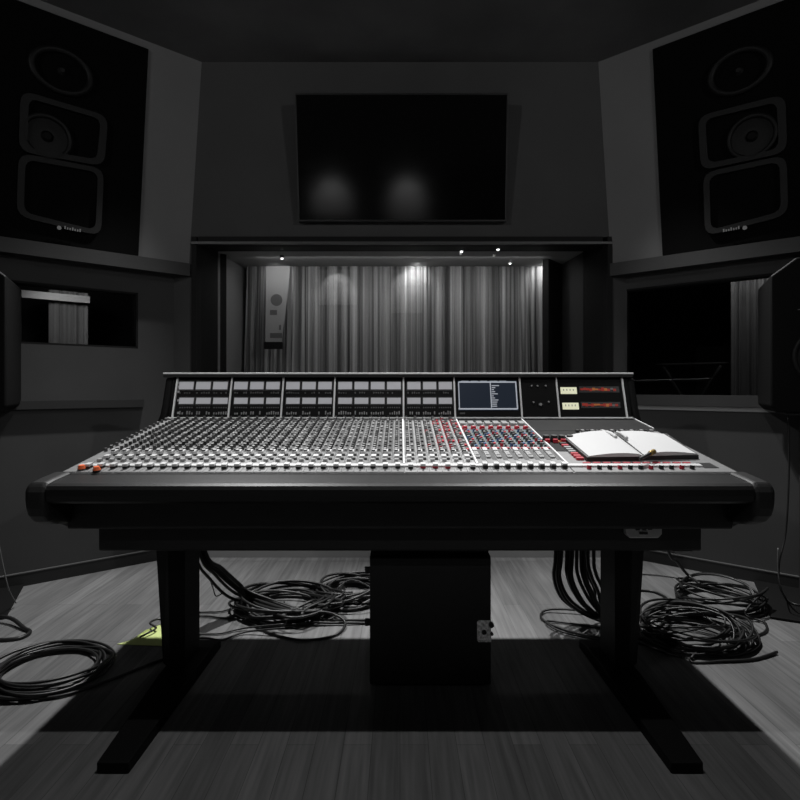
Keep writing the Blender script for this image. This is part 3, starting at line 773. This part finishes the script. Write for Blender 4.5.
# behind, left of the case
c = FL(285, 610); cable('coiled_cable', coil_pts(c, .24, .18, 14, .22, 5, .09), .0072, 'wide loose black cable coil under the console, left of the case', 'coiled cables on the floor')
c = FL(352, 598); cable('coiled_cable', coil_pts(c, .18, .16, 10, .2, 8, .11), .0072, 'black cable coil partly hidden behind the black case', 'coiled cables on the floor')
cable('loose_cable', [FL(250, 622, .01), FL(270, 633, .008), FL(302, 640, .008), FL(335, 635, .008), FL(345, 622, .02), FL(325, 612, .06), FL(290, 615, .05)], r0,
      'single black cable loop bulging forward from the coil left of the case', 'loose cables on the floor')
for k, (y0, y1, lab) in enumerate(((612, 606, 'black cable from the left leg to the coil, rearmost of four'), (616, 618, 'black cable from the left leg to the coil, second from the back'),
                                   (634, 628, 'black cable from the left leg to the coil, third from the back'), (638, 632, 'black cable from the left leg to the coil, nearest of four'))):
    cable('loose_cable', [FL(168, y0+1, .008), FL(205, y0, .008), FL(222, y0+(2 if k % 2 else -1), .008), FL(245, y1, .012), FL(285, y1-4, .04)], .0048, lab, 'loose cables on the floor')
for k in range(2):
    cable('loose_cable', [FL(300+10*k, 618+4*k, .02), FL(335, 620+3*k, .012), FL(365, 620+3*k, .008), FL(400, 621+3*k, .008)], r0,
          ('black cable running from the left coil to the case, rear one', 'black cable running from the left coil to the case, front one')[k], 'loose cables on the floor')
cable('loose_cable', [FL(328, 602, .008), FL(340, 586, .08), FL(352, 580, .09), FL(368, 586, .06), FL(385, 600, .008)], .004, 'thin black cable arching up from the coil beside the case', 'loose cables on the floor')
# left bundle dropping from the console
NAMES = ('first', 'second', 'third', 'fourth', 'fifth', 'sixth', 'seventh', 'eighth', 'ninth')
for k in range(9):
    j = Vector((R.uniform(-.02, .02), R.uniform(-.03, .03), R.uniform(-.012, .012)))
    o = (k-4)*.007
    pts = [Vector((-1.03+o, 2.70, .67))+j*.3, W(197+k*1.2, 554, 2.68)+j*.6, W(213+k*1.2, 577-k*.9, 2.74)+j, W(232+k, 594-k, 2.80)+j*1.2, W(252, 603-k, 2.86)+Vector((0, 0, max(j.z, 0))),
           FL(275+k*5, 613+R.uniform(-4, 4), .03+R.uniform(0, .05)), FL(312+R.uniform(-12, 16), 608+R.uniform(-8, 8), .03+R.uniform(0, .06)), FL(338+R.uniform(-10, 14), 597+R.uniform(-6, 10), .03+R.uniform(0, .06)), FL(330+R.uniform(-35, 25), 588+R.uniform(-5, 5), .03)]
    cable('hanging_cable', pts, .0075, 'black cable in the bundle sagging from the console beside the left leg', 'bundle of cables hanging by the left leg')
cable('cable_tie', [W(209, 576, 2.74), W(213, 588, 2.74), W(216, 596, 2.74), W(223, 593, 2.74)], .003, 'short loose cable end dangling below the left bundle')
# right bundle
for k in range(12):
    j = Vector((R.uniform(-.012, .012), R.uniform(-.03, .03), R.uniform(-.01, .01)))
    x_ = 556+k*3.4; e = k/11
    pts = [Vector((W(x_+2, 0, 2.62).x, 2.62, .67)), W(x_, 556, 2.62)+j*.5, W(x_-1+e*3, 578-e*4, 2.62)+j, W(x_+7+e*2, 598-e*8, 2.64)+j, W(582+e*20, 612-e*10, 2.68)+j,
           FL(604+e*6, 622-e*6, .03), FL(630, 628-e*10, .03), FL(655+e*10, 632-e*8, .03)]
    if pts[4].z < .01: pts[4].z = .02
    cable('hanging_cable', pts, .0085, 'black cable in the thick bundle curving down behind the right leg', 'bundle of cables hanging by the right leg')
cable('loose_cable', [FL(612, 639, .008), FL(585, 635, .008), FL(560, 628, .008), FL(542, 619, .008), FL(544, 611, .012), FL(560, 609, .02), FL(600, 612, .02)], r0,
      'black cable loop on the floor left of the right leg', 'loose cables on the floor')
cable('loose_cable', [FL(612, 642, .008), FL(588, 638, .010), FL(560, 631, .012), FL(546, 622, .012), FL(560, 622, .008), FL(600, 628, .008)], .005,
      'second thinner loop just inside the one by the right leg', 'loose cables on the floor')
cable('loose_cable', [W(586, 552, 3.2), W(583, 565, 3.2), W(580, 572, 3.2)], .003, 'thin cable end hanging in the gap left of the right leg', 'loose cables on the floor')
# right coils
c = FL(690, 636); pts = coil_pts(c, .225, .20, 13, .18, 21, .10, wob=.04)
pts += [FL(690, 660, .008), FL(725, 661, .008), FL(755, 659, .008), FL(777, 652, .01)]
cable('coiled_cable', pts, r0, 'tangled black cable coil on the floor right of the stand leg', 'coiled cables on the floor')
c = FL(676, 640); cable('coiled_cable', coil_pts(c, .17, .15, 6, .25, 33, .11, wob=.05), .0045, 'thinner black cable tangled in the front right coil', 'coiled cables on the floor')
c = FL(720, 603); pts = coil_pts(c, .20, .19, 11, .13, 44, .13, wob=.02)
pts += [FL(745, 613, .03), FL(764, 622, .01), FL(765, 632, .008), FL(745, 637, .008), FL(722, 632, .02)]
cable('coiled_cable', pts, r0, 'tall black cable coil beside the right speaker stand base', 'coiled cables on the floor')
cable('hanging_cable', [Vector((1.22, 2.75, .67)), W(668, 551, 2.9), W(677, 562, 2.95), W(688, 575, 3.0), FL(700, 584, .12)], .008, 'black cable dropping from the console to the right rear coil')
cable('loose_cable', [FL(640, 590, .008), FL(655, 592, .008), FL(668, 600, .008), FL(668, 612, .02), FL(655, 622, .03)], .007, 'single black cable curving right from behind the right leg', 'loose cables on the floor')
cable('loose_cable', [FL(640, 574, .006), FL(665, 576, .006), FL(690, 580, .006)], .004, 'thin black cable along the floor behind the right coils', 'loose cables on the floor')
for k in range(4):
    cable('loose_cable', [FL(606, 628+k*4, .008+.01*(k % 2)), FL(640, 630+k*4.5, .012), FL(660, 636+k*5, .02), FL(682, 645+k*4, .02)], r0,
          'black cable feeding the tangled coil from the right leg', 'cables between the right leg and the coil')
# yellow paper on the floor
b = MB(); q = [FL(117, 644, .003), FL(131, 640, .004), FL(146, 630, .012), FL(164, 623, .004), FL(172, 646, .003), FL(140, 645, .003)]
b.add(q+[p-Vector((0, 0, .002)) for p in q], [tuple(range(5, -1, -1)) if False else (0, 5, 4, 3, 2, 1), (6, 7, 8, 9, 10, 11)]+[(i, (i+1) % 6, 6+(i+1) % 6, 6+i) for i in range(6)], M['yellow'])
tag(b.build('yellow_paper'), 'yellow-green sheet of paper on the floor behind the left leg', 'paper')
cable('loose_strap', [FL(140, 637, .016), FL(148, 633, .018), FL(156, 628, .02), FL(150, 623, .03), FL(158, 619, .03), FL(165, 622, .02)], .005, 'short black strap lying on the yellow paper', cat='strap')

# ------------------------------------------------------------------ monitor speakers on floor stands
def floor_speaker(sx, ox, side, near):
    yaw = math.radians(26)*(-sx)
    O = Vector((ox, 2.90, 0)); T = Matrix.Translation(O) @ Matrix.Rotation(yaw, 4, 'Z')
    # stand
    t = thing('speaker_stand', 'black speaker stand with flat base plate %s' % near, 'speaker stand', O, 'stands of the floor speakers')
    b = MB(); b.box(-.25, .25, -.30, .28, 0, .014, M['frameblk2'], T); b.build('base_plate', t, .003)
    b = MB(); b.box(-.065, .065, -.05, .08, .014, 1.02, M['frameblk'], T); b.build('pole', t, .006)
    b = MB(); b.box(-.16, .16, -.17, .17, 1.02, 1.035, M['frameblk'], T); b.build('top_plate', t, .003)
    sp = thing('floor_speaker', 'tall black studio speaker on a stand %s' % near, 'speaker', O+Vector((0, 0, 1.035)), 'floor-stand speakers')
    b = MB(); z0_, z1_ = 1.035, 1.825; h = .235
    b.prism([(-h+.03, z0_), (h-.03, z0_), (h, z0_+.03), (h, z1_-.085), (h-.11, z1_), (-h+.11, z1_), (-h, z1_-.085), (-h, z0_+.03)], -.20, .24, M['spk'], T, 'y'); b.build('cabinet', sp, .010, 3)
    nf = T.to_3x3() @ Vector((0, -1, 0))
    b = MB(); c0 = T @ Vector((0, -.20, 1.32)); b.ring(c0, nf, .135, .014, M['spk2']); b.build('woofer_ring', sp)
    b = MB(); b.cyl(c0+nf*.001, .125, .004, M['cone'], 28, r2=.05, ax=nf); b.build('woofer_cone', sp)
    b = MB(); c0 = T @ Vector((0, -.20, 1.66)); b.ring(c0, nf, .06, .010, M['spk2']); b.cyl(c0+nf*.001, .05, .008, M['cone'], 20, r2=.02, ax=nf); b.build('tweeter', sp)
    b = MB(); b.box(-.12, .12, -.206, -.20, 1.555, 1.559, M['tick'], T); b.build('trim_line', sp)
    return T
TR = floor_speaker(1, 2.215, 'right', 'beside the large right booth window')
TL = floor_speaker(-1, -2.335, 'left', 'beside the small left booth window')
# speaker leads
cable('speaker_lead', [W(788, 414, 2.86), W(789, 470, 2.85), W(786, 530, 2.84), W(779, 565, 2.83), FL(781, 590, .03), FL(792, 603, .022), FL(812, 606, .022)], .0045, 'thin black lead hanging down the right speaker stand')
cable('speaker_lead', [W(778, 548, 2.80), W(778, 570, 2.80), W(781, 588, 2.82), FL(786, 598, .024)], .003, 'short pale lead beside the foot of the right speaker stand', m='cablegrey')
cable('speaker_lead', [FL(-14, 616, .022), FL(10, 618, .03), FL(24, 628, .012), FL(30, 632, .008), FL(20, 638, .008), FL(0, 640, .008), FL(-20, 638, .008)], .009, 'black lead looped on the floor at the left speaker stand base')
cable('speaker_lead', [W(-2, 540, 2.75), W(4, 570, 2.76), W(9, 590, 2.78), FL(16, 603, .022)], .003, 'thin pale lead falling to the left speaker stand base', m='cablegrey')

# ------------------------------------------------------------------ lights
def spot(name, loc, target, power, angle, blend, size):
    l = bpy.data.lights.new(name, 'SPOT'); l.energy = power; l.spot_size = math.radians(angle); l.spot_blend = blend; l.shadow_soft_size = size
    o = bpy.data.objects.new(name, l); C.objects.link(o); o.location = loc
    o.rotation_euler = (Vector(target)-Vector(loc)).to_track_quat('-Z', 'Y').to_euler(); return o
def area(name, loc, target, power, sx_, sy_):
    l = bpy.data.lights.new(name, 'AREA'); l.energy = power; l.shape = 'RECTANGLE'; l.size = sx_; l.size_y = sy_
    o = bpy.data.objects.new(name, l); C.objects.link(o); o.location = loc
    o.rotation_euler = (Vector(target)-Vector(loc)).to_track_quat('-Z', 'Y').to_euler(); return o
spot('ceiling_spot_left', (-1.12, 3.48, ZC-.03), (-1.2, 1.65, 0), 440, 80, .6, .03)
spot('ceiling_spot_right', (1.12, 3.48, ZC-.03), (1.2, 1.65, 0), 440, 80, .6, .03)
spot('ceiling_spot_front', (0, 1.42, ZC-.03), (0, 1.75, 0), 85, 110, .6, .02)
spot('rear_fill_left', (-3.7, -1.6, ZC-.04), (.8, 3.7, 2.8), 180, 60, .8, .06)  # this and the next: added fill behind the camera, lifting walls and ceiling
spot('rear_fill_right', (3.7, -1.6, ZC-.04), (-.8, 3.7, 2.8), 180, 60, .8, .06)
for x_ in (-1.15, .12): spot('reflection_spot', (x_, -1.75, ZC-.03), (x_, -2.2, 2.9), 26, 75, .6, .02)  # added lamps that brighten the pale rear wall panels for their reflections
for i, x_ in enumerate((-1.0, .14, 1.16)):
    spot('curtain_spot', (x_, YC-.13, ZH-.008), (x_, YC, ZH-.09), (1.6, 4.5, 4.0)[i], 105, 1.0, .01)
area('curtain_fill', (0, 4.15, ZH-.01), (0, 4.5, 1.3), 6.5, 2.2, .1)  # added fill strip that brightens the whole curtain
q = ray_low(1, 745, -.3); spot('booth_fill', (q.x, q.y, 2.25), (q.x+.1, q.y+.15, 1.3), 14, 110, .8, .05)  # added unseen lamp to light the right booth curtain
q = ray_low(-1, 65, -.2); spot('booth_fill', (q.x, q.y, 1.84), (q.x-.2, q.y+.45, 1.6), 8, 110, .8, .05)  # likewise an added lamp, for the left booth curtain

w = bpy.data.worlds.new('world'); bpy.context.scene.world = w; w.use_nodes = True
w.node_tree.nodes['Background'].inputs['Color'].default_value = (.5, .5, .5, 1); w.node_tree.nodes['Background'].inputs['Strength'].default_value = .01

# ------------------------------------------------------------------ camera
cam = bpy.data.cameras.new('camera'); co = bpy.data.objects.new('camera', cam); C.objects.link(co)
co.location = (0, 0, EYE); co.rotation_euler = (math.pi/2, 0, 0)
cam.sensor_width = 36; cam.lens = F/800*36; cam.shift_y = -(400-CY)/800*1.0
cam.clip_start = .05
bpy.context.scene.camera = co
vs = bpy.context.scene.view_settings
vs.view_transform = 'Standard'; vs.look = 'None'; vs.exposure = 0; vs.gamma = 1
